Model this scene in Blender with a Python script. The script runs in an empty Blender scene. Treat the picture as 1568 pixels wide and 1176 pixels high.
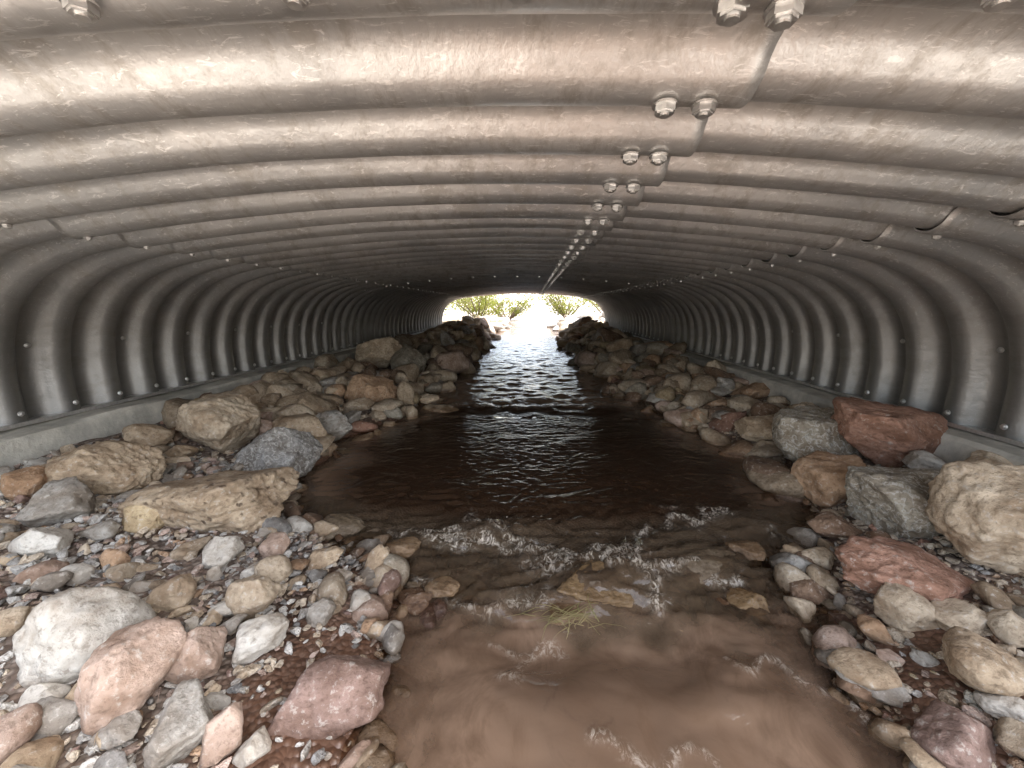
import bpy, bmesh, math, random
import numpy as np
from mathutils import Vector, noise
random.seed(7); rng=np.random.default_rng(7)
scene=bpy.context.scene
MOUTH=0.20; FAR=11.3; PITCH=.235; CR0=.555

# ------------------------------------------------ helpers
def link(o): scene.collection.objects.link(o); return o
def mesh_np(name,V,Fq,mat,smooth=True,attrs=None,cols=None):
    V=np.asarray(V,np.float32); Fq=np.asarray(Fq,np.int32)
    me=bpy.data.meshes.new(name); n=Fq.shape[1]
    me.vertices.add(len(V)); me.vertices.foreach_set('co',V.ravel())
    me.loops.add(Fq.size); me.loops.foreach_set('vertex_index',Fq.ravel())
    me.polygons.add(len(Fq)); me.polygons.foreach_set('loop_start',np.arange(len(Fq),dtype=np.int32)*n)
    me.update(calc_edges=True)
    me.polygons.foreach_set('use_smooth',np.asarray(smooth) if np.ndim(smooth) else np.full(len(Fq),smooth))
    for k,a in (attrs or {}).items():
        at=me.attributes.new(k,'FLOAT','POINT'); at.data.foreach_set('value',np.asarray(a,np.float32))
    if cols is not None:
        at=me.attributes.new('Col','FLOAT_COLOR','POINT')
        c=np.ones((len(V),4),np.float32); c[:,:3]=cols; at.data.foreach_set('color',c.ravel())
    me.materials.append(mat); me.validate(); me.update()
    return link(bpy.data.objects.new(name,me))
def grid_faces(nu,nv):
    i=np.arange(nu-1)[:,None]*nv+np.arange(nv-1)[None,:]
    return np.stack([i,i+nv,i+nv+1,i+1],-1).reshape(-1,4)
def sstep(a,b,x):
    t=np.clip((np.asarray(x,float)-a)/(b-a),0,1); return t*t*(3-2*t)

class NT:
    def __init__(s,name):
        s.m=bpy.data.materials.new(name); s.m.use_nodes=True; s.t=s.m.node_tree; s.t.nodes.clear()
        s.out=s.t.nodes.new('ShaderNodeOutputMaterial')
    def n(s,typ,**kw):
        nd=s.t.nodes.new('ShaderNode'+typ)
        for k,v in kw.items(): setattr(nd,k,v)
        return nd
    def set(s,nd,key,v):
        sock=nd.inputs[int(key)] if key.isdigit() else nd.inputs[key]
        if isinstance(v,bpy.types.NodeSocket): s.t.links.new(v,sock)
        else: sock.default_value=v
    def math(s,op,a,b=0.,c=0.,clamp=False):
        nd=s.n('Math',operation=op,use_clamp=clamp); s.set(nd,'0',a); s.set(nd,'1',b); s.set(nd,'2',c); return nd.outputs[0]
    def mix(s,f,a,b,bt='MIX'):
        nd=s.n('Mix',data_type='RGBA',blend_type=bt)
        for sock,v in ((nd.inputs[0],f),(nd.inputs[6],a),(nd.inputs[7],b)):
            if isinstance(v,bpy.types.NodeSocket): s.t.links.new(v,sock)
            else: sock.default_value=v if not isinstance(v,tuple) else (*v,1)[:4]
        return nd.outputs[2]
    def noise(s,vec,scale,detail=4,rough=.55,dist=0.):
        nd=s.n('TexNoise'); s.set(nd,'Scale',scale); s.set(nd,'Detail',detail); s.set(nd,'Roughness',rough); s.set(nd,'Distortion',dist)
        s.set(nd,'Vector',vec); return nd.outputs[0]
    def ramp(s,f,stops):
        nd=s.n('ValToRGB'); e=nd.color_ramp.elements
        while len(e)<len(stops): e.new(.5)
        for q,(p,c) in zip(e,stops):
            q.position=p; q.color=(c,c,c,1) if isinstance(c,(int,float)) else (*c,1)
        s.set(nd,'Fac',f); return nd.outputs[0]
    def pos(s,scale=(1,1,1)):
        g=s.n('NewGeometry'); m=s.n('Mapping'); s.set(m,'Vector',g.outputs['Position']); m.inputs['Scale'].default_value=scale; return m.outputs[0]
    def attr(s,name):
        return s.n('Attribute',attribute_name=name)
    def bump(s,h,st,dist,nrm=None):
        b=s.n('Bump'); s.set(b,'Height',h); s.set(b,'Strength',st); s.set(b,'Distance',dist)
        if nrm: s.set(b,'Normal',nrm)
        return b.outputs[0]
    def end(s,sh): s.t.links.new(sh,s.out.inputs[0]); return s.m

# ------------------------------------------------ materials
def metal_mat():
    t=NT('galvanised_aluminium'); p=t.pos(); pa=t.pos((3,1,3))
    big=t.noise(p,1.6,3); blot=t.noise(pa,4,6,.72); fleck=t.noise(t.pos((1,4,2)),26,4,.75,1.2)
    c=t.mix(t.ramp(big,[(.38,0),(.62,1)]),(.46,.46,.455),(.65,.64,.62))
    c=t.mix(t.math('MULTIPLY',t.ramp(blot,[(.50,0),(.62,1)]),.55),c,(.36,.33,.29))
    c=t.mix(t.math('MULTIPLY',t.ramp(fleck,[(.57,0),(.64,1)]),.6),c,(.90,.89,.87))
    # legs coloured darker than the crown, wall shade painted into the metal
    sx=t.n('SeparateXYZ'); t.set(sx,'Vector',p)
    mr=t.n('MapRange'); t.set(mr,'Value',t.math('ADD',sx.outputs[2],t.math('MULTIPLY',t.math('SUBTRACT',blot,.5),.5))); mr.inputs['From Min'].default_value=.27; mr.inputs['From Max'].default_value=-.10
    leg_shade=mr.outputs[0]
    c=t.mix(t.math('MULTIPLY',leg_shade,.80),c,(.215,.205,.185))
    r=t.math('ADD',t.math('MULTIPLY',blot,.36),t.math('ADD',t.math('MULTIPLY',fleck,.22),t.math('ADD',.17,t.math('MULTIPLY',leg_shade,.06))))
    nb=t.bump(t.noise(t.pos((1,.3,1)),24,4,.65),.5,.006)
    b=t.n('BsdfPrincipled'); t.set(b,'Base Color',c); t.set(b,'Metallic',.80); t.set(b,'Roughness',r); t.set(b,'Normal',nb)
    return t.end(b.outputs[0])
def simple(name,col,rough=.6,metal=0.,var=.3,scale=12,bst=.3,bd=.004):
    t=NT(name); p=t.pos(); n=t.noise(p,scale,4,.6)
    c=t.mix(t.ramp(n,[(.3,0),(.7,1)]),tuple(x*(1-var) for x in col),tuple(min(1,x*(1+var)) for x in col))
    b=t.n('BsdfPrincipled'); t.set(b,'Base Color',c); t.set(b,'Metallic',metal); t.set(b,'Roughness',rough)
    t.set(b,'Normal',t.bump(t.noise(p,scale*5,3,.65),bst,bd)); return t.end(b.outputs[0])
def rock_mat(name,vein=0.,pit=0.,cheap=False):
    t=NT(name); p=t.pos(); col=t.attr('Col').outputs['Color']; wet=t.attr('wet').outputs['Fac']
    n2=t.noise(p,48,3 if cheap else 6,.72)
    c=col
    if not cheap:
        n1=t.noise(p,8,4,.65)
        c=t.mix(t.ramp(n1,[(.36,0),(.64,1)]),t.mix(1.,col,(.62,.54,.46),'MULTIPLY'),t.mix(1.,col,(1.18,1.17,1.14),'MULTIPLY'))
    c=t.mix(t.ramp(n2,[(.36,.7),(.48,0.)]),c,t.mix(1.,col,(.42,.37,.32),'MULTIPLY'))
    c=t.mix(t.math('MULTIPLY',t.ramp(n2,[(.56,0),(.64,1)]),.45),c,(.62,.57,.50))
    h=n2 if cheap else t.math('ADD',t.math('MULTIPLY',n1,.8),t.math('MULTIPLY',n2,.6))
    if vein>0:
        w=t.n('TexWave',wave_type='BANDS',bands_direction='DIAGONAL'); t.set(w,'Scale',9.); t.set(w,'Distortion',16.); t.set(w,'Detail',4.); t.set(w,'Detail Scale',2.5); t.set(w,'Vector',p)
        c=t.mix(t.math('MULTIPLY',t.ramp(w.outputs[0],[(.80,0),(.98,1)]),vein),c,(.62,.60,.55))
    if pit>0:
        v=t.n('TexVoronoi'); t.set(v,'Scale',22.); t.set(v,'Vector',p); pr=t.ramp(t.math('ADD',v.outputs[0],t.math('MULTIPLY',n2,.9)),[(.52,0),(.68,1)])
        c=t.mix(t.math('MULTIPLY',t.math('SUBTRACT',1.,pr),pit),c,(.14,.08,.05)); h=t.math('ADD',h,t.math('MULTIPLY',pr,.6))
    c=t.mix(t.math('MULTIPLY',wet,.9),c,t.mix(1.,c,(.34,.26,.19),'MULTIPLY'))
    b=t.n('BsdfPrincipled'); t.set(b,'Base Color',c)
    t.set(b,'Roughness',t.math('SUBTRACT',.85,t.math('MULTIPLY',wet,.66)))
    t.set(b,'Specular IOR Level',.4)
    t.set(b,'Normal',t.bump(h,1.,.016)); return t.end(b.outputs[0])
def bed_mat():
    t=NT('stream_bed_gravel_soil'); p=t.pos(); wet=t.attr('wet').outputs['Fac']; pale=t.attr('open').outputs['Fac']
    v=t.n('TexVoronoi'); t.set(v,'Scale',60.); t.set(v,'Vector',p)
    sep=t.n('SeparateColor'); t.set(sep,'Color',v.outputs['Color'])
    c=t.mix(sep.outputs[0],(.17,.12,.09),(.36,.31,.26)); c=t.mix(t.math('MULTIPLY',t.noise(p,3,3),.6),c,(.18,.11,.075))
    c=t.mix(t.math('MULTIPLY',t.ramp(v.outputs[0],[(.35,0),(.6,1)]),.6),c,(.06,.04,.028))
    c=t.mix(pale,c,(.47,.42,.36))  # ground outside the mouths lightened to bounce more sun into the culvert
    c=t.mix(t.math('MULTIPLY',wet,.6),c,(.22,.12,.078))
    c=t.mix(t.math('MULTIPLY',wet,.8),c,t.mix(1.,c,(.50,.40,.33),'MULTIPLY'))
    b=t.n('BsdfPrincipled'); t.set(b,'Base Color',c); t.set(b,'Roughness',t.math('SUBTRACT',.95,t.math('MULTIPLY',wet,.6)))
    t.set(b,'Normal',t.bump(t.math('SUBTRACT',1.,v.outputs[0]),.8,.012))
    return t.end(b.outputs[0])
def water_mat():
    t=NT('murky_water'); p=t.pos(); d=t.attr('depth').outputs['Fac']; fo=t.attr('foam_glint').outputs['Fac']; rf=t.attr('riffle').outputs['Fac']
    n=t.noise(t.pos((1.3,.8,1)),4.5,5,.65,1.6)
    col=t.mix(t.ramp(n,[(.38,0),(.64,1)]),(.145,.090,.057),(.235,.153,.102))
    col=t.mix(t.math('MULTIPLY',rf,.8),col,(.080,.058,.036))
    dd=t.math('ADD',d,t.math('MULTIPLY',t.math('SUBTRACT',n,.5),.18))
    col=t.mix(t.ramp(dd,[(.13,0),(.27,1)]),col,(.033,.017,.009))
    nb=t.bump(t.noise(t.pos((1,1.4,1)),18,3,.5,.7),.42,.013)
    k=t.math('ADD',-16.,t.math('MULTIPLY',rf,9.))
    murk=t.math('SUBTRACT',1.,t.math('POWER',2.718,t.math('MULTIPLY',d,k)),clamp=True)
    tr=t.n('BsdfTransparent'); t.set(tr,'Color',(.84,.72,.58,1))
    df=t.n('BsdfDiffuse'); t.set(df,'Color',col)
    m=t.n('MixShader'); t.set(m,'0',murk); t.set(m,'1',tr.outputs[0]); t.set(m,'2',df.outputs[0])
    gl=t.n('BsdfGlossy'); t.set(gl,'Roughness',.10); t.set(gl,'Normal',nb); t.set(gl,'Color',(1,1,1,1))
    fr=t.n('Fresnel'); t.set(fr,'IOR',1.36); t.set(fr,'Normal',nb)
    m2=t.n('MixShader'); t.set(m2,'0',fr.outputs[0]); t.set(m2,'1',m.outputs[0]); t.set(m2,'2',gl.outputs[0])
    fm=t.n('BsdfDiffuse'); t.set(fm,'Color',(.72,.64,.53,1))
    ff=t.math('MULTIPLY',fo,t.ramp(t.noise(t.pos((1.4,1,1)),30,5,.75,1.6),[(.47,0),(.64,1)]))
    m3=t.n('MixShader'); t.set(m3,'0',t.math('MULTIPLY',ff,.70,clamp=True)); t.set(m3,'1',m2.outputs[0]); t.set(m3,'2',fm.outputs[0])
    return t.end(m3.outputs[0])
def leaf_mat(name,a,b_,tr=.5):
    t=NT(name); p=t.pos(); c=t.mix(t.ramp(t.noise(p,6,2),[(.3,0),(.7,1)]),a,b_)
    d=t.n('BsdfDiffuse'); t.set(d,'Color',c); x=t.n('BsdfTranslucent'); t.set(x,'Color',c)
    m=t.n('MixShader'); t.set(m,'0',tr); t.set(m,'1',d.outputs[0]); t.set(m,'2',x.outputs[0]); return t.end(m.outputs[0])
M_metal=metal_mat(); M_rock=rock_mat('weathered_rock'); M_vein=rock_mat('veined_rock',.45); M_pit=rock_mat('pitted_rock',0,.6); M_grav=rock_mat('gravel_stone',cheap=True)
M_bed=bed_mat(); M_water=water_mat()
M_conc=simple('footing_concrete',(.50,.475,.41),.85,0,.35,7,.7,.008)
M_bolt=simple('zinc_bolt',(.70,.69,.67),.36,.85,.15,60,.2,.001)
M_fill=simple('embankment_soil',(.30,.24,.17),.95,0,.3,3,.8,.03)
M_leaf=leaf_mat('bush_leaves',(.12,.15,.03),(.24,.23,.05)); M_grass=leaf_mat('grass_blades',(.13,.17,.05),(.40,.32,.17),.3)
M_bark=simple('bush_bark',(.14,.10,.07),.9,0,.3,20)

# ------------------------------------------------ stream geometry
YS=[-8,-5,0,.67,1.22,1.6,2.0,2.4,3.06,3.9,5.5,9,12,20,60]
XL=[-1.2,-1.0,-.15,-.3,-.57,-1.07,-1.27,-1.38,-1.1,-1.06,-1.06,-1.10,-1.2,-1.6,-2]
XR=[1.2,1.1,.85,.85,.93,1.33,1.38,1.42,1.27,1.06,.97,.95,1.1,1.6,2]
def shore(y):
    y=np.asarray(y,float); f=sstep(3,4.5,y)*.07
    return (np.interp(y,YS,XL)+.05*np.sin(y*6.1+.6)+.035*np.sin(y*13.7+2)+f*np.sin(y*2.3+1), np.interp(y,YS,XR)+.05*np.sin(y*5.3+2)+.035*np.sin(y*12.1)+f*np.sin(y*2.9))
def wl(y): return np.interp(y,[-8,0,1.2,1.7,3.3,3.8,12,60],[-1.05,-.99,-.98,-.92,-.92,-.89,-.87,-.6])
def bed(x,y):
    x=np.asarray(x,float); y=np.asarray(y,float)
    a,b=shore(y); w=wl(y)
    dl=np.clip((a-x)/(a+2.42),0,1); dr=np.clip((x-b)/(1.98-b),0,1)
    top=-.68
    bul=.27*sstep(4.5,10,y)*(1-sstep(11.5,13,y))
    zl=w+(top-w)*dl**.8+bul*np.sin(np.pi*np.clip(dl*1.3,0,1)); zr=w+(top-w)*dr**.8+bul*np.sin(np.pi*np.clip(dr*1.3,0,1))
    c=(a+b)/2; hw=(b-a)/2; u=np.clip(np.abs(x-c)/hw,0,1)
    dmax=np.interp(y,[0,1.0,1.2,1.45,1.75,3.3,3.7,12],[.19,.16,.10,.10,.36,.36,.14,.18])
    zc=w-dmax*(1-u**np.interp(y,[1.4,1.8],[2.2,4.5]))
    return np.where(x<a,zl,np.where(x>b,zr,zc))
def outside(x,y,z):
    x=np.asarray(x,float); ins=sstep(-.3,.1,y)*(1-sstep(FAR+.2,FAR+.6,y))
    ex=np.maximum(-2.75-x,x-2.35)
    zz=z+sstep(0,.7,ex)*1.75*ins+(1-ins)*(sstep(0,7,ex)*.9+sstep(10,90,ex)*9)
    zz=zz+sstep(14,60,y)*2.0+sstep(60,150,y)*12
    return zz

def ext(a,b,step,far,n):
    g=np.geomspace(step*2,far,n); return np.concatenate([(a-g)[::-1],np.arange(a,b,step),b+g])
gx=ext(-2.9,2.5,.03,160,26); gy=ext(-1.0,12.5,.035,160,30)
X,Y=np.meshgrid(gx,gy,indexing='ij'); Z=outside(X,Y,bed(X,Y))
nz=np.array([noise.fractal(Vector((x*3,y*3,0)),.8,2.,4) for x,y in zip(X.ravel(),Y.ravel())]).reshape(X.shape)
Z=Z+nz*.022*(1+sstep(12,40,np.abs(Y))*6)
V=np.stack([X,Y,Z],-1).reshape(-1,3)
wet=1-sstep(.01,.06,(Z-wl(Y)))
A,B=shore(Y); wet=np.maximum(wet,sstep(-.42,-.25,X-A)*(1-sstep(.95,1.2,Y))*sstep(.2,.4,Y)).ravel()
opn=(1-sstep(-.2,.25,Y)*(1-sstep(11,12,Y))).ravel()
mesh_np('ground',V,grid_faces(len(gx),len(gy)),M_bed,attrs={'wet':wet,'open':opn})

# ------------------------------------------------ water
def seg_d(px,py,pts):
    best=np.full(px.shape,9.)
    for (x0,y0),(x1,y1) in zip(pts[:-1],pts[1:]):
        dx,dy=x1-x0,y1-y0; t=np.clip(((px-x0)*dx+(py-y0)*dy)/(dx*dx+dy*dy),0,1)
        best=np.minimum(best,np.hypot(px-x0-t*dx,py-y0-t*dy))
    return best
wx=np.concatenate([[-3.5,-2.6],np.arange(-2.2,1.95,.012),[2.4,3.5]])
wy=np.concatenate([-np.geomspace(.3,8,10)[::-1],np.arange(-.2,3.2,.011),np.arange(3.2,12,.03),12+np.geomspace(.05,40,22)])
X,Y=np.meshgrid(wx,wy,indexing='ij'); W=wl(Y)
amp=np.interp(Y,[0,.95,1.2,1.55,1.8,2.2,3.2,3.5,4,12],[.017,.020,.040,.038,.011,.004,.005,.017,.015,.013])
h=np.empty(X.size); wr=np.empty(X.size)
for i,(x,y) in enumerate(zip(X.ravel(),Y.ravel())):
    if y<3.2:
        a=noise.noise(Vector((x*5.,y*6.5,.3))); b=noise.noise(Vector((x*10+a*2,y*15+a,4.)))
        q=min(1,max(.15,(y-.9)/.3)); c=noise.noise(Vector((x*24+b*2,y*32,8.)))
        h[i]=.9*a+(.55*q)*(.5-2.2*abs(b))+.35*(1-q)*b+.26*q*(.4-2*abs(c))
        wr[i]=noise.noise(Vector((x*9,y*9,20.)))
    else: h[i]=1.1*noise.noise(Vector((x*5,y*6.5,.3)))+.6*noise.noise(Vector((x*11,y*14,4.))); wr[i]=noise.noise(Vector((x*7,y*9,20.)))
hh=h.reshape(X.shape)
Z=W+amp*hh; wr=wr.reshape(X.shape)
for (bx,by,r,a) in [(.24,1.27,.24,.06),(-.19,1.5,.13,.045),(.65,1.38,.22,.05),(-.45,1.4,.15,.035),(.95,1.62,.14,.03),(-.02,1.0,.17,-.03),(.38,1.02,.22,-.03),(-.3,1.25,.14,.025),(.1,.80,.2,.02),(.5,.85,.15,.018)]:
    Z+=a*np.exp(-(((X-bx)/r)**2+((Y-by)/(r*.6))**2))
foam_glint=np.zeros(X.shape)
XW=X+wr*.09; YW=Y+np.roll(wr,37,0)*.09
for pts,wd,s in [([(-.62,1.5),(-.29,1.43),(-.03,1.36),(.37,1.35)],.030,1.1),([(.5,1.52),(.62,1.58),(.91,1.68)],.028,1.1),([(.42,1.18),(.5,1.3),(.75,1.28)],.024,.8),([(.05,1.3),(.2,1.36),(.4,1.28)],.028,1.1),
      ([(-.25,1.58),(-.1,1.5),(.05,1.42)],.038,1.),([(-.4,1.2),(-.1,1.12),(.05,1.18)],.022,.6),([(.6,1.0),(.75,.93),(.85,.8)],.013,.8),([(.1,.98),(-.05,.9)],.018,.6),([(-.1,1.0),(.02,.96),(.1,1.0)],.016,.6),([(.15,.72),(.3,.7),(.4,.66)],.010,.6)]:
    foam_glint=np.maximum(foam_glint,s*np.exp(-(seg_d(XW,YW,pts)/wd)**2))
for pts,wd,s in [([(-.5,3.56),(-.1,3.50),(.3,3.56),(.6,3.6)],.022,1.2),([(-.75,3.5),(-.5,3.56)],.02,1.),([(.6,3.6),(.95,3.7)],.02,1.)]:  # far riffle: thin highlights painted white into the water colour
    foam_glint=np.maximum(foam_glint,s*np.exp(-(seg_d(X,YW,pts)/wd)**2))
rif=sstep(1.0,1.2,Y+wr*.15)*(1-sstep(1.65,1.85,Y))
foam_glint=np.maximum(foam_glint,.6*sstep(.5,1.,hh)*rif)
Z+=foam_glint*.008
depth=np.clip(Z-bed(X,Y),0,1)
V=np.stack([X,Y,Z],-1).reshape(-1,3)
mesh_np('stream_water',V,grid_faces(len(wx),len(wy)),M_water,attrs={'depth':depth.ravel(),'foam_glint':foam_glint.ravel(),'riffle':rif.ravel()})

# ------------------------------------------------ culvert profile
CX=-.21
half=[(2.27,-.56),(2.275,-.45),(2.27,-.30),(2.22,-.11),(2.11,.045),(1.92,.165),(1.62,.245),(1.15,.305),(.6,.352),(.2,.366)]
ctrl=[(CX-a,z) for a,z in half]+[(CX,.368)]+[(CX+a,z) for a,z in reversed(half)]
def catmull(P,m=24):
    P=[np.array(p) for p in P]; P=[2*P[0]-P[1]]+P+[2*P[-1]-P[-2]]; o=[]
    for i in range(1,len(P)-2):
        for k in range(m):
            t=k/m; a,b,c,d=P[i-1:i+3]
            o.append(.5*((2*b)+(c-a)*t+(2*a-5*b+4*c-d)*t*t+(3*b-a-3*c+d)*t**3))
    o.append(P[-2]); return np.array(o)
pf=catmull(ctrl); seg=np.r_[0,np.cumsum(np.hypot(*np.diff(pf,axis=0).T))]
NS=230; ss=np.linspace(0,seg[-1],NS); PX=np.interp(ss,seg,pf[:,0]); PZ=np.interp(ss,seg,pf[:,1])
tx=np.gradient(PX,ss); tz=np.gradient(PZ,ss); L=np.hypot(tx,tz); NX=-tz/L; NZ=tx/L   # outward
ys=np.arange(MOUTH,FAR+.001,PITCH/20)
ph=2*np.pi*(ys-CR0)/PITCH; cc=np.cos(ph); cc=np.sign(cc)*np.abs(cc)**.62; corr=.030-.034*cc
def s_at(x,side):
    idx=np.where(PZ>.0)[0]; return float(np.interp(x,PX[idx],ss[idx]))
def pt(s): return np.interp(s,ss,PX),np.interp(s,ss,PZ),np.interp(s,ss,NX),np.interp(s,ss,NZ)
culvert=link(bpy.data.objects.new('corrugated_metal_culvert',None))
def plate(name,s0,s1,off,lip0,lip1,stag):
    n=max(4,int((s1-s0)/.025)); S=list(np.linspace(s0,s1,n)); O=[off]*n
    if lip0: S=[s0]+S; O=[off+.0058]+O
    if lip1: S=S+[s1]; O=O+[off+.0058]
    S=np.array(S); O=np.array(O); x,z,nx,nz_=pt(S)
    lap=.004*(np.floor((ys-CR0+PITCH*(.12+stag))/(PITCH*6))%2)   # plate laps every six corrugations
    d=O[:,None]+corr[None,:]+lap[None,:]
    dent=np.array([[noise.noise(Vector((s*1.3,y*2.1,off*500)))*.0024 for y in ys] for s in S]); d=d+dent
    Xv=x[:,None]+nx[:,None]*d; Zv=z[:,None]+nz_[:,None]*d; Yv=np.broadcast_to(ys,Xv.shape)
    o=mesh_np(name,np.stack([Xv,Yv,Zv],-1).reshape(-1,3),grid_faces(len(S),len(ys)),M_metal)
    o.parent=culvert; return o
sA=s_at(-1.72,0); sB=s_at(.375,0); sC=s_at(1.42,0); SE=ss[-1]
plate('left_leg_plate',0,sA+.09,.013,False,False,2)
plate('crown_plate',sA-.02,sB,0,True,True,0)
plate('right_crown_plate',sB-.16,sC+.02,.013,False,False,3)
plate('right_leg_plate',sC-.06,SE,0,True,False,5)

# bolts
def bolt_mesh():
    bm=bmesh.new()
    bmesh.ops.create_cone(bm,cap_ends=True,segments=20,radius1=.0225,radius2=.020,depth=.005)
    for v in bm.verts: v.co.z-=.0025
    g=bmesh.ops.create_cone(bm,cap_ends=True,segments=6,radius1=.0190,radius2=.0190,depth=.013)
    for v in g['verts']: v.co.z-=.0115
    bot=[e for e in bm.edges if all(abs(v.co.z+.018)<1e-4 for v in e.verts)]
    bmesh.ops.bevel(bm,geom=bot,offset=.003,segments=2,affect='EDGES')
    g=bmesh.ops.create_cone(bm,cap_ends=True,segments=14,radius1=.0090,radius2=.0080,depth=.004)
    for v in g['verts']: v.co.z-=.0192
    bmesh.ops.triangulate(bm,faces=bm.faces); bm.verts.index_update()
    v=np.array([q.co[:] for q in bm.verts]); f=np.array([[q.index for q in fc.verts] for fc in bm.faces]); bm.free(); return v,f
BV,BF=bolt_mesh()
def bolts(name,items):
    Vs=[];Fs=[];k=0
    for (s,y,crest,sc) in items:
        x,z,nx,nz_=pt(s); dd=(-.004 if crest else .064)-.0015
        out=np.array([nx,0,nz_]); t1=np.array([0,1,0.]); t2=np.cross(out,t1)
        a=random.uniform(0,6.28); c,sn=math.cos(a),math.sin(a)
        A=np.stack([c*t1+sn*t2,-sn*t1+c*t2,out])
        Vs.append((BV*sc)@A+np.array([x,y,z])+out*dd); Fs.append(BF+k); k+=len(BV)
    o=mesh_np(name,np.concatenate(Vs),np.concatenate(Fs),M_bolt,smooth=False); o.parent=culvert
crest=[CR0+PITCH*k for k in range(-2,46) if MOUTH+.03<CR0+PITCH*k<FAR]
s1=s_at(.235,0); s2=s_at(.30,0)
bolts('seam_bolts',[(s1+random.uniform(-.003,.003),y+random.uniform(-.004,.004),True,1.) for y in crest]+[(s2+random.uniform(-.003,.003),y+random.uniform(-.004,.004),True,1.) for y in crest])
it=[]
for i,y in enumerate(crest):
    it.append((.05,y,True,.62)); it.append((SE-.05,y,True,.62))
    if i%2==0:
        it.append((.36,y+PITCH/2,False,.6)); it.append((SE-.36,y+PITCH/2,False,.6))
    it.append((sA+.03,y,True,.6)); it.append((sC-.02,y,True,.6))
bolts('leg_bolts',it)
it=[(s_at(x,0),CR0-.034,True,.85) for x in np.arange(-1.85,1.6,.262)]+[(s_at(x,0),CR0+PITCH*18,True,.7) for x in np.arange(-2.0,1.6,.262)]
bolts('ring_bolts',it)

def prism(name,prof,y0,y1,mat,step=.12,jit=0.,parent=None):
    yy=np.arange(y0,y1+step*.5,step); prof=np.array(prof); m=len(prof)
    Vv=np.zeros((m+1,len(yy),3))
    for i in range(m+1):
        Vv[i,:,0]=prof[i%m][0]; Vv[i,:,2]=prof[i%m][1]; Vv[i,:,1]=yy
    if jit:
        for i in range(m):
            for j in range(len(yy)):
                q=noise.noise(Vector((i*3.1,yy[j]*2.2,1)))*jit; Vv[i,j,2]+=q; Vv[i,j,0]+=q*.6
        Vv[m]=Vv[0]
    o=mesh_np(name,Vv.reshape(-1,3),grid_faces(m+1,len(yy)),mat,smooth=False)
    if parent: o.parent=parent
    return o
xl,xr=CX-2.27,CX+2.27
prism('concrete_footing',[(xl-.25,-.566),(xl+.15,-.575),(xl+.165,-.585),(xl+.17,-.7),(xl+.175,-1.1),(xl-.25,-1.1)],MOUTH-.2,FAR+.2,M_conc,.06,.014)
prism('concrete_footing',[(xr+.25,-.566),(xr+.25,-1.1),(xr-.175,-1.1),(xr-.17,-.7),(xr-.165,-.585),(xr-.15,-.575)],MOUTH-.2,FAR+.2,M_conc,.06,.014)
for sx,x0 in ((1,xl),(-1,xr)):
    prism('receiving_channel',[(x0+sx*.045,-.562),(x0+sx*.045,-.545),(x0+sx*.040,-.545),(x0+sx*.040,-.556),(x0-sx*.09,-.556),(x0-sx*.09,-.562)],MOUTH,FAR,M_bolt,PITCH/2,.003,culvert)

# embankment with headwalls around both mouths
arch=[(PX[i]+NX[i]*.068,PZ[i]+NZ[i]*.068) for i in range(0,NS,3)]+[(PX[-1]+NX[-1]*.068,PZ[-1])]
top=[]
for (x,z) in arch:
    u=(x-CX)/2.34; top.append((CX+np.clip(u*1.8,-1,1)*4.6, 1.15 if abs(u)<.56 else 1.15-(abs(u)-.56)/.44*2.5))
top[0]=(CX-4.6,-1.4); top[-1]=(CX+4.6,-1.4)
na=len(arch)
rows=[[(x,MOUTH-.01,z) for x,z in arch],[(x,MOUTH-.01,z) for x,z in top],[(x,FAR+.01,z) for x,z in top],[(x,FAR+.01,z) for x,z in arch]]
mesh_np('road_embankment',np.array(rows).reshape(-1,3),grid_faces(4,na),M_fill,smooth=False)

# ------------------------------------------------ rocks
def bm_np(bm):
    bmesh.ops.triangulate(bm,faces=bm.faces); bm.verts.index_update()
    v=np.array([q.co[:] for q in bm.verts]); f=np.array([[q.index for q in fc.verts] for fc in bm.faces]); bm.free(); return v,f
def ico(sub):
    bm=bmesh.new(); bmesh.ops.create_icosphere(bm,subdivisions=sub,radius=1); return bm_np(bm)
ICO={k:ico(k) for k in (2,3,4,5,6)}
def norm_shape(V):
    V=V-(V.max(0)+V.min(0))/2; return V/((V.max(0)-V.min(0))/2)
def rock_shape(sub,p,nplanes=13,rough=.05,det=True,seed=0,dlo=.62):
    r_=np.random.default_rng(seed); v,f=ICO[sub]
    n=r_.normal(size=(nplanes,3)); n/=np.linalg.norm(n,axis=1)[:,None]; d=r_.uniform(dlo,1.0,nplanes)
    q=np.maximum(v@n.T,0)/d
    r=(np.sum(q**p,1)+1e-6)**(-1/p); r=np.minimum(r,1.25); V=v*r[:,None]
    if det:
        o=Vector(tuple(r_.uniform(0,50,3)))
        k=np.array([noise.fractal(Vector(a)*1.9+o,.7,2.1,6)*rough+ (abs(noise.noise(Vector(a)*4.+o))-.25)*rough*.8 for a in V.tolist()])
        V=V*(1+k)[:,None]
    return norm_shape(V),f
def hull_shape(seed):
    r_=random.Random(seed); bm=bmesh.new()
    for i in range(r_.randint(9,15)):
        v=Vector((r_.gauss(0,1),r_.gauss(0,1),r_.gauss(0,1))).normalized()*r_.uniform(.85,1.1); bm.verts.new(v)
    g=bmesh.ops.convex_hull(bm,input=bm.verts)
    bmesh.ops.delete(bm,geom=[x for x in g['geom_interior'] if isinstance(x,bmesh.types.BMVert)],context='VERTS')
    bmesh.ops.bevel(bm,geom=list(bm.edges)+list(bm.verts),offset=.09,segments=1,affect='EDGES')
    V,f=bm_np(bm); return norm_shape(V),f
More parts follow.
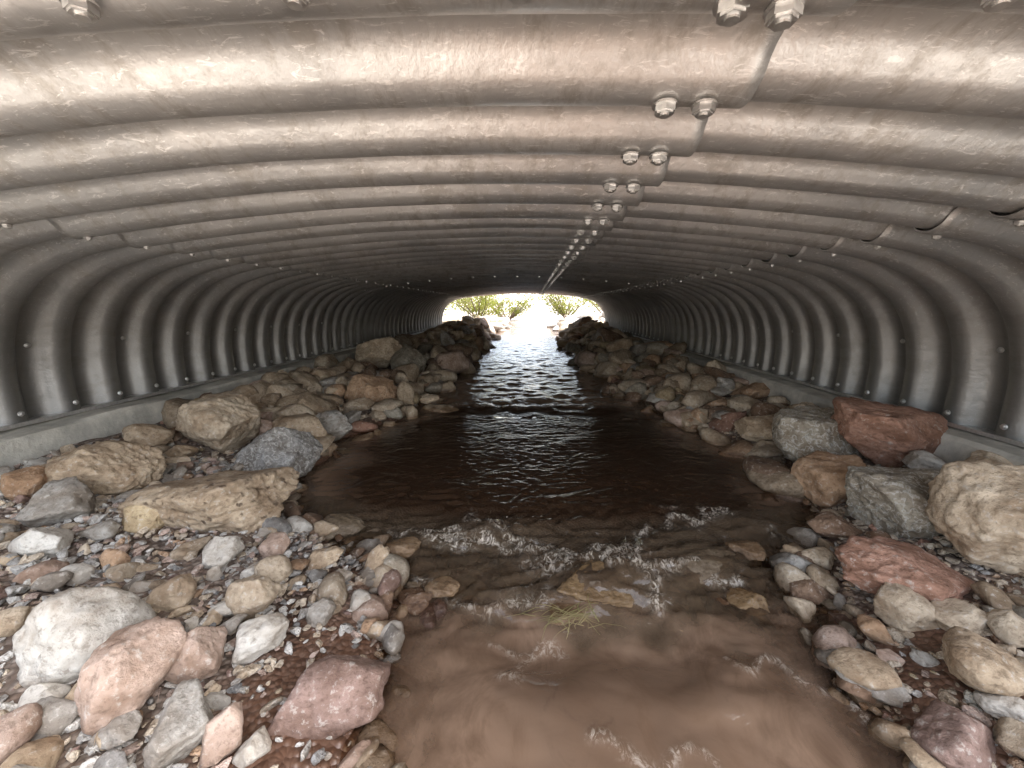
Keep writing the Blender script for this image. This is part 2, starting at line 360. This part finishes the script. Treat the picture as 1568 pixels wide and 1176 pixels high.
PAL={'grey':(.38,.355,.32),'white':(.56,.53,.48),'tan':(.43,.335,.235),'red':(.36,.205,.145),'pink':(.46,.345,.28),'brown':(.25,.165,.11),
 'dred':(.26,.175,.145),'olive':(.34,.305,.245),'blue':(.27,.262,.25),'orange':(.45,.30,.19),'ltan':(.51,.42,.315),'yel':(.42,.325,.20)}
def rotz(a):
    c,s=math.cos(a),math.sin(a); return np.array([[c,-s,0],[s,c,0],[0,0,1]])
def hero(name,x,y,w,h,col,p=14,dz=0.,mat=None,hs=None,rot=None,tilt=.15):
    if hs is None: hs=.95 if y<2.6 else .85
    sub=6 if w>.33 else (5 if w>.12 else 4)
    V,f=rock_shape(sub,p if p<10 else p*2.4,nplanes=14 if p<10 else 12,rough=.085 if p<10 else .075,seed=random.randint(0,10**6),dlo=.74 if p<10 else .66)
    V=V*np.array([w/2,(w*.5+h*.5)/2,h*hs/2*1.05])*.97
    rt=random.uniform(-.35,.35) if rot is None else rot
    V=V@rotz(rt).T
    a=random.uniform(-tilt,tilt); c,s=math.cos(a),math.sin(a); V=V@np.array([[c,0,s],[0,1,0],[-s,0,c]])
    z=float(bed(x,y))+h*hs*.30+dz
    V=V+np.array([x,y,z]); wv=1-sstep(.01,.055,V[:,2]-wl(y)+.008*np.sin(V[:,0]*60))
    A,B=shore(y)
    if A+.1<x<B-.1 and y<2: wv=np.maximum(wv,.95)
    cl=np.array(PAL[col])*random.uniform(.92,1.06)
    Vc=V-V.mean(0); o=mesh_np(name,Vc,f,mat or M_rock,attrs={'wet':wv},cols=np.broadcast_to(cl,V.shape)); o.location=V.mean(0)
    return o
H=[(-1.09,.79,.25,.235,'white',9.5),(-.90,.70,.185,.20,'pink',7),(-.81,.79,.148,.156,'pink',10),(-.73,.87,.151,.106,'white',16),(-.50,.80,.30,.18,'dred',14,-.03),
(-.73,.63,.137,.137,'grey',14),(-.64,.64,.08,.125,'pink',12),(-.58,.64,.076,.07,'white',16),(-.83,1.01,.15,.14,'ltan',12),(-1.05,1.15,.134,.134,'white',16),
(-.93,1.26,.105,.09,'pink',14),(-.85,1.12,.11,.11,'ltan',12),(-1.05,.97,.121,.11,'ltan',14),(-1.85,1.52,.41,.25,'tan',9),(-2.07,1.93,.22,.17,'tan',9),
(-1.80,2.11,.446,.38,'ltan',16),(-1.37,1.97,.40,.33,'blue',22,0,M_vein),(-1.30,1.43,.62,.27,'tan',14,-.02,M_pit),(-1.73,1.25,.22,.17,'grey',14),(-1.58,1.09,.15,.12,'white',14),
(-1.45,1.29,.154,.12,'yel',14),(-.81,1.52,.22,.135,'olive',14,.02),(-.75,1.25,.14,.07,'tan',16),(-1.39,2.59,.34,.24,'grey',16),(-1.42,3.4,.475,.35,'orange',20),
(-1.93,4.8,.62,.47,'ltan',12,.07),(-1.5,4.7,.45,.45,'olive',12,.03),(-1.43,3.1,.27,.13,'ltan',18),(-.78,3.46,.42,.10,'ltan',18,.17),(-.85,3.2,.17,.08,'tan',14,.31),
(-1.98,1.36,.14,.15,'orange',12),(-1.83,1.87,.15,.1,'tan',14),(-2.15,4.0,.24,.16,'tan',12),(-.85,.62,.09,.06,'grey',14),(-1.17,.75,.09,.06,'grey',14),(-1.06,.665,.08,.06,'white',14),
(-.63,1.01,.09,.08,'grey',12),(-.65,1.19,.08,.056,'white',12),(-.80,.56,.07,.05,'blue',12),(-.365,.665,.1,.06,'pink',14),(-.32,.745,.11,.06,'tan',12,-.02),
(1.76,1.90,.50,.32,'red',12,.03),(1.72,2.45,.34,.26,'ltan',14),(1.57,2.12,.46,.38,'olive',18,0,M_vein),(1.41,1.77,.30,.25,'orange',16),(1.48,1.47,.40,.28,'olive',16,0,M_vein),
(1.52,1.19,.40,.38,'ltan',16,.04),(1.86,1.58,.21,.12,'ltan',14,.05),(1.74,1.68,.21,.13,'grey',12,.05),(1.75,1.58,.15,.07,'orange',14,.03),(1.20,1.17,.38,.18,'red',18),
(1.11,1.065,.16,.14,'ltan',18),(1.195,1.01,.136,.09,'ltan',18),(1.27,.945,.11,.09,'ltan',16),(1.095,.85,.19,.15,'tan',8),(.925,.727,.18,.114,'dred',7),
(1.09,.774,.14,.06,'white',18),(1.04,.70,.116,.087,'ltan',18),(1.55,2.54,.36,.2,'tan',16),(1.22,1.5,.19,.13,'brown',12),(1.3,2.83,.12,.1,'ltan',14),(.885,1.01,.1,.07,'yel',14,.02),
(1.82,3.2,.3,.18,'orange',16),(1.62,2.9,.26,.18,'ltan',14),(1.5,3.1,.22,.15,'orange',14),(.95,1.22,.13,.08,'brown',12,.02),(1.95,2.2,.2,.1,'ltan',20,.03),(1.93,1.35,.2,.1,'ltan',20,.05),
(.24,1.24,.36,.13,'yel',10,.070),(.12,1.12,.14,.08,'tan',12,.085),(.06,1.14,.045,.04,'red',10,.11),(-.19,1.50,.20,.08,'olive',9,.075),(.65,1.36,.32,.10,'olive',9,.055),(.95,1.6,.18,.1,'brown',9,.10),(-1.15,2.05,.12,.08,'brown',10,.02),
(-.5,1.38,.16,.07,'tan',9,.05),(-.3,1.2,.13,.06,'tan',10,.045),(.45,1.45,.14,.06,'tan',10,.05),(-.95,1.85,.16,.10,'brown',12,.12),(-.55,1.62,.12,.07,'brown',12,.1),(1.15,1.85,.16,.1,'brown',12,.1),
(.75,1.2,.15,.07,'yel',10,.04),(-.05,1.32,.14,.06,'olive',10,.045),(.85,1.42,.15,.07,'tan',12,.05),(.5,1.12,.12,.06,'tan',12,.05)]
for r in H:
    hero('boulder' if r[2]>.11 else 'stone',*r[:5],p=r[5],dz=r[6] if len(r)>6 else 0.,mat=r[7] if len(r)>7 else None)
HX=np.array([(r[0],r[1],r[2]*.5) for r in H if r[2]>.1])

def mass(name,pts,sub,protos,colw,p=(20,50),rough=.075,sink=.28,hulls=0.,mat=None):
    PR=[(hull_shape(i*7+len(pts)),False) if rng.uniform()<hulls else (rock_shape(sub,random.uniform(*p),nplanes=random.randint(8,12),rough=rough,det=sub>2,seed=i+len(pts)),True) for i in range(protos)]
    Vs=[];Cs=[];Ws=[];Fs=[];Sm=[];k=0
    names=list(colw); wts=np.array([colw[k_] for k_ in names],float); wts/=wts.sum()
    P=np.array(pts); zb=bed(P[:,0],P[:,1]); wls=wl(P[:,1])
    for i,(x,y,s) in enumerate(pts):
        (V,f),sm=PR[rng.integers(protos)]
        V=V*np.array([rng.uniform(.85,1.35),rng.uniform(.6,1.),rng.uniform(.38,.80)])*s/2
        a=rng.uniform(0,6.28); b=rng.normal()*.4; c,sn=math.cos(b),math.sin(b)
        V=V@np.array([[c,0,sn],[0,1,0],[-sn,0,c]])@rotz(a).T
        V=V+np.array([x,y,zb[i]+s*sink*rng.uniform(.2,1.3)])
        col=np.array(PAL[names[rng.choice(len(names),p=wts)]])*rng.uniform(.68,1.12)
        Vs.append(V); Cs.append(np.broadcast_to(col,V.shape)); Ws.append(1-sstep(.01,.055,V[:,2]-wls[i])); Fs.append(f+k); Sm.append(np.full(len(f),sm)); k+=len(V)
    return mesh_np(name,np.concatenate(Vs),np.concatenate(Fs),mat or M_rock,smooth=np.concatenate(Sm),attrs={'wet':np.concatenate(Ws)},cols=np.concatenate(Cs))
def on_bank(side,y0,y1,n,smin,smax,inset=.0,power=1.,yp=1.):
    o=[]
    while len(o)<n:
        y=y0+(y1-y0)*rng.uniform()**yp; a,b=shore(y)
        x=rng.uniform(-2.27,a+inset) if side<0 else rng.uniform(b-inset,1.86)
        s=smin*(smax/smin)**(rng.uniform()**power)
        if s>.04 and np.any(np.hypot(HX[:,0]-x,HX[:,1]-y)<HX[:,2]*.75+s*.3): continue
        if side<0 and y<.95 and x>a-.26 and rng.uniform()<(.9 if s>.03 else .6): continue
        o.append((x,y,s))
    return o
mixw={'tan':4.5,'ltan':4,'grey':1.5,'orange':1.3,'brown':2.6,'pink':.8,'olive':1.5,'red':.4,'yel':.7}
grav={'grey':3.5,'white':5,'pink':2.2,'ltan':3.4,'blue':1.2,'tan':1.8,'dred':.5,'orange':.4}
mass('riprap_bank',on_bank(-1,1.9,5,430,.07,.34,.12,1.3),3,26,mixw)
mass('riprap_bank',on_bank(-1,5,11.6,560,.10,.48,.16,1.5),3,20,mixw)
mass('riprap_bank',on_bank(1,1.9,5,430,.07,.32,.12,1.3),3,26,mixw)
mass('riprap_bank',on_bank(1,5,11.6,560,.10,.48,.16,1.5),3,20,mixw)
mass('gravel',on_bank(-1,1.9,4.5,1200,.02,.06,.05,1.2),2,30,mixw,hulls=.7,mat=M_grav)
mass('gravel',on_bank(1,1.9,4.5,1200,.02,.06,.05,1.2),2,30,mixw,hulls=.7,mat=M_grav)
mass('gravel',on_bank(-1,.3,1.9,7000,.012,.045,.03,1.3),2,40,grav,hulls=.7,mat=M_grav)
mass('gravel',on_bank(-1,.3,1.9,300,.045,.12,.06,1.4),3,26,grav,hulls=.35)
mass('gravel',on_bank(1,.3,1.9,3600,.012,.045,.05,1.3),2,40,mixw,hulls=.7,mat=M_grav)
mass('gravel',on_bank(1,.3,1.9,190,.05,.13,.08,1.3),3,26,mixw,hulls=.35)
o=[]
while len(o)<400:
    y=rng.uniform(.3,1.85); a,b=shore(y); t=rng.uniform()**1.3*.85
    left=rng.uniform()<.6
    if left and y<.95 and rng.uniform()<.75: continue
    x=a+t if left else b-t
    o.append((x,y,rng.uniform(.03,.13)))
while len(o)<590:
    y=rng.uniform(1.05,1.62); a,b=shore(y); o.append((rng.uniform(a,b),y,rng.uniform(.03,.11)))
mass('stream_cobbles',o,3,16,{'brown':2,'tan':3,'grey':1.5,'dred':1,'olive':1.5,'ltan':1},sink=.36)
o=[(rng.uniform(-4.5,-1.0),rng.uniform(11.8,19),rng.uniform(.2,.7)) for _ in range(160)]+[(rng.uniform(.9,4.5),rng.uniform(11.8,19),rng.uniform(.2,.7)) for _ in range(160)]
mass('stream_bank_rocks',o,3,14,{'white':3,'ltan':3,'grey':2})

# ------------------------------------------------ vegetation
def tube(p0,p1,r0,r1,n=6):
    p0=np.array(p0);p1=np.array(p1);d=p1-p0;d/=np.linalg.norm(d);u=np.cross(d,[.3,.5,.8]);u/=np.linalg.norm(u);w=np.cross(d,u)
    a=np.linspace(0,2*np.pi,n,endpoint=False); ring=lambda p,r:p+r*(np.cos(a)[:,None]*u+np.sin(a)[:,None]*w)
    return np.r_[ring(p0,r0),ring(p1,r1)],[[i,(i+1)%n,n+(i+1)%n,n+i] for i in range(n)]
def bush(x,y,w,h,nl=2600,leaf=.06):
    z0=float(outside(x,y,bed(x,y)))-.05
    par=link(bpy.data.objects.new('willow_bush',None)); par.location=(x,y,z0)
    Vs=[];Fs=[];k=0;tips=[]
    for i in range(16):
        a=rng.uniform(0,6.28); l=rng.uniform(.6,1.); p=np.zeros(3); d=np.array([math.cos(a)*w*.28,math.sin(a)*w*.28,h*.4])*l
        for j in range(3):
            q=p+d+rng.normal(size=3)*.06*h; v,f=tube(p,q,.035*(1-j*.3),.035*(.7-j*.3)+.004); Vs.append(v);Fs+= [[c+k for c in ff] for ff in f];k+=len(v)
            p=q; d=d*.75; tips.append(q)
    o=mesh_np('stems',np.concatenate(Vs),np.array(Fs),M_bark); o.parent=par
    T=np.array(tips); c=T[rng.integers(len(T),size=nl)]+rng.normal(size=(nl,3))*np.array([w*.09,w*.09,h*.08])
    u=rng.normal(size=(nl,3)); u/=np.linalg.norm(u,axis=1)[:,None]; v=np.cross(u,rng.normal(size=(nl,3))); v/=np.linalg.norm(v,axis=1)[:,None]
    s=leaf*rng.uniform(.6,1.4,(nl,1)); Q=np.stack([c-u*s,c+v*s*.35,c+u*s,c-v*s*.35],1).reshape(-1,3)
    o=mesh_np('leaves',Q,np.arange(nl*4).reshape(-1,4),M_leaf,smooth=False); o.parent=par
for b in [(-2.5,19,2.6,1.7),(-1.3,23,2.4,1.6),(1.9,21,2.4,1.7),(3.5,18,2.8,1.9),(-4.2,17,2.8,2.0),(-3.6,27,4,2.2),(4.8,26,4,2.4)]: bush(*b)

# uprooted grass clump caught on the mid-stream stones
Vs=[];Fs=[];k=0
for i in range(70):
    base=np.array([.13,1.05,-.935])+rng.normal(size=3)*np.array([.045,.018,.005]); a=rng.choice([rng.uniform(-.3,.8),rng.uniform(2.6,4.2),rng.uniform(0,6.28)]); l=rng.uniform(.03,.13)
    p=base; el=rng.uniform(-.0,.6); wdt=rng.uniform(.001,.002); pts=[]
    for j in range(6):
        pts.append((p.copy(),wdt*(1-j/6.3))); p=p+np.array([math.cos(a)*math.cos(el),math.sin(a)*math.cos(el)*.8,math.sin(el)])*l/5; el-=rng.uniform(.0,.35); a+=rng.normal()*.25; p[2]=max(p[2],-.955)
    for q,wd in pts:
        sd=np.array([-math.sin(a),math.cos(a),0])*wd; Vs+= [q-sd,q+sd]
    Fs+=[[k+2*j,k+2*j+1,k+2*j+3,k+2*j+2] for j in range(5)]; k+=12
mesh_np('grass_clump',np.array(Vs),np.array(Fs),M_grass)

# ------------------------------------------------ light, sky, camera
EL,AZ=58,108   # degrees; azimuth measured from +Y toward +X
world=bpy.data.worlds.new('World'); scene.world=world; world.use_nodes=True
nt=world.node_tree; bg=nt.nodes['Background']; sky=nt.nodes.new('ShaderNodeTexSky'); sky.sky_type='NISHITA'; sky.sun_disc=False
sky.sun_elevation=math.radians(EL); sky.sun_rotation=math.radians(AZ); sky.air_density=1.; sky.dust_density=3.
hs=nt.nodes.new('ShaderNodeHueSaturation'); hs.inputs['Saturation'].default_value=.5
nt.links.new(sky.outputs[0],hs.inputs['Color']); nt.links.new(hs.outputs[0],bg.inputs[0]); bg.inputs[1].default_value=.98
sl=bpy.data.lights.new('sun','SUN'); sl.energy=9; sl.angle=math.radians(.53); sl.color=(1,.97,.93)
so=link(bpy.data.objects.new('sun',sl)); e,a=math.radians(EL),math.radians(AZ)
so.rotation_euler=(-Vector((math.cos(e)*math.sin(a),math.cos(e)*math.cos(a),math.sin(e)))).to_track_quat('-Z','Y').to_euler()
cam=bpy.data.cameras.new('camera'); cam.sensor_width=36; cam.lens=36*600/1568; cam.clip_start=.02; cam.clip_end=800
co=link(bpy.data.objects.new('camera',cam)); co.location=(0,0,0); co.rotation_euler=(math.radians(90-11.1),0,.047)
scene.camera=co
scene.view_settings.view_transform='Standard'; scene.view_settings.look='None'; scene.view_settings.exposure=0; scene.view_settings.gamma=1
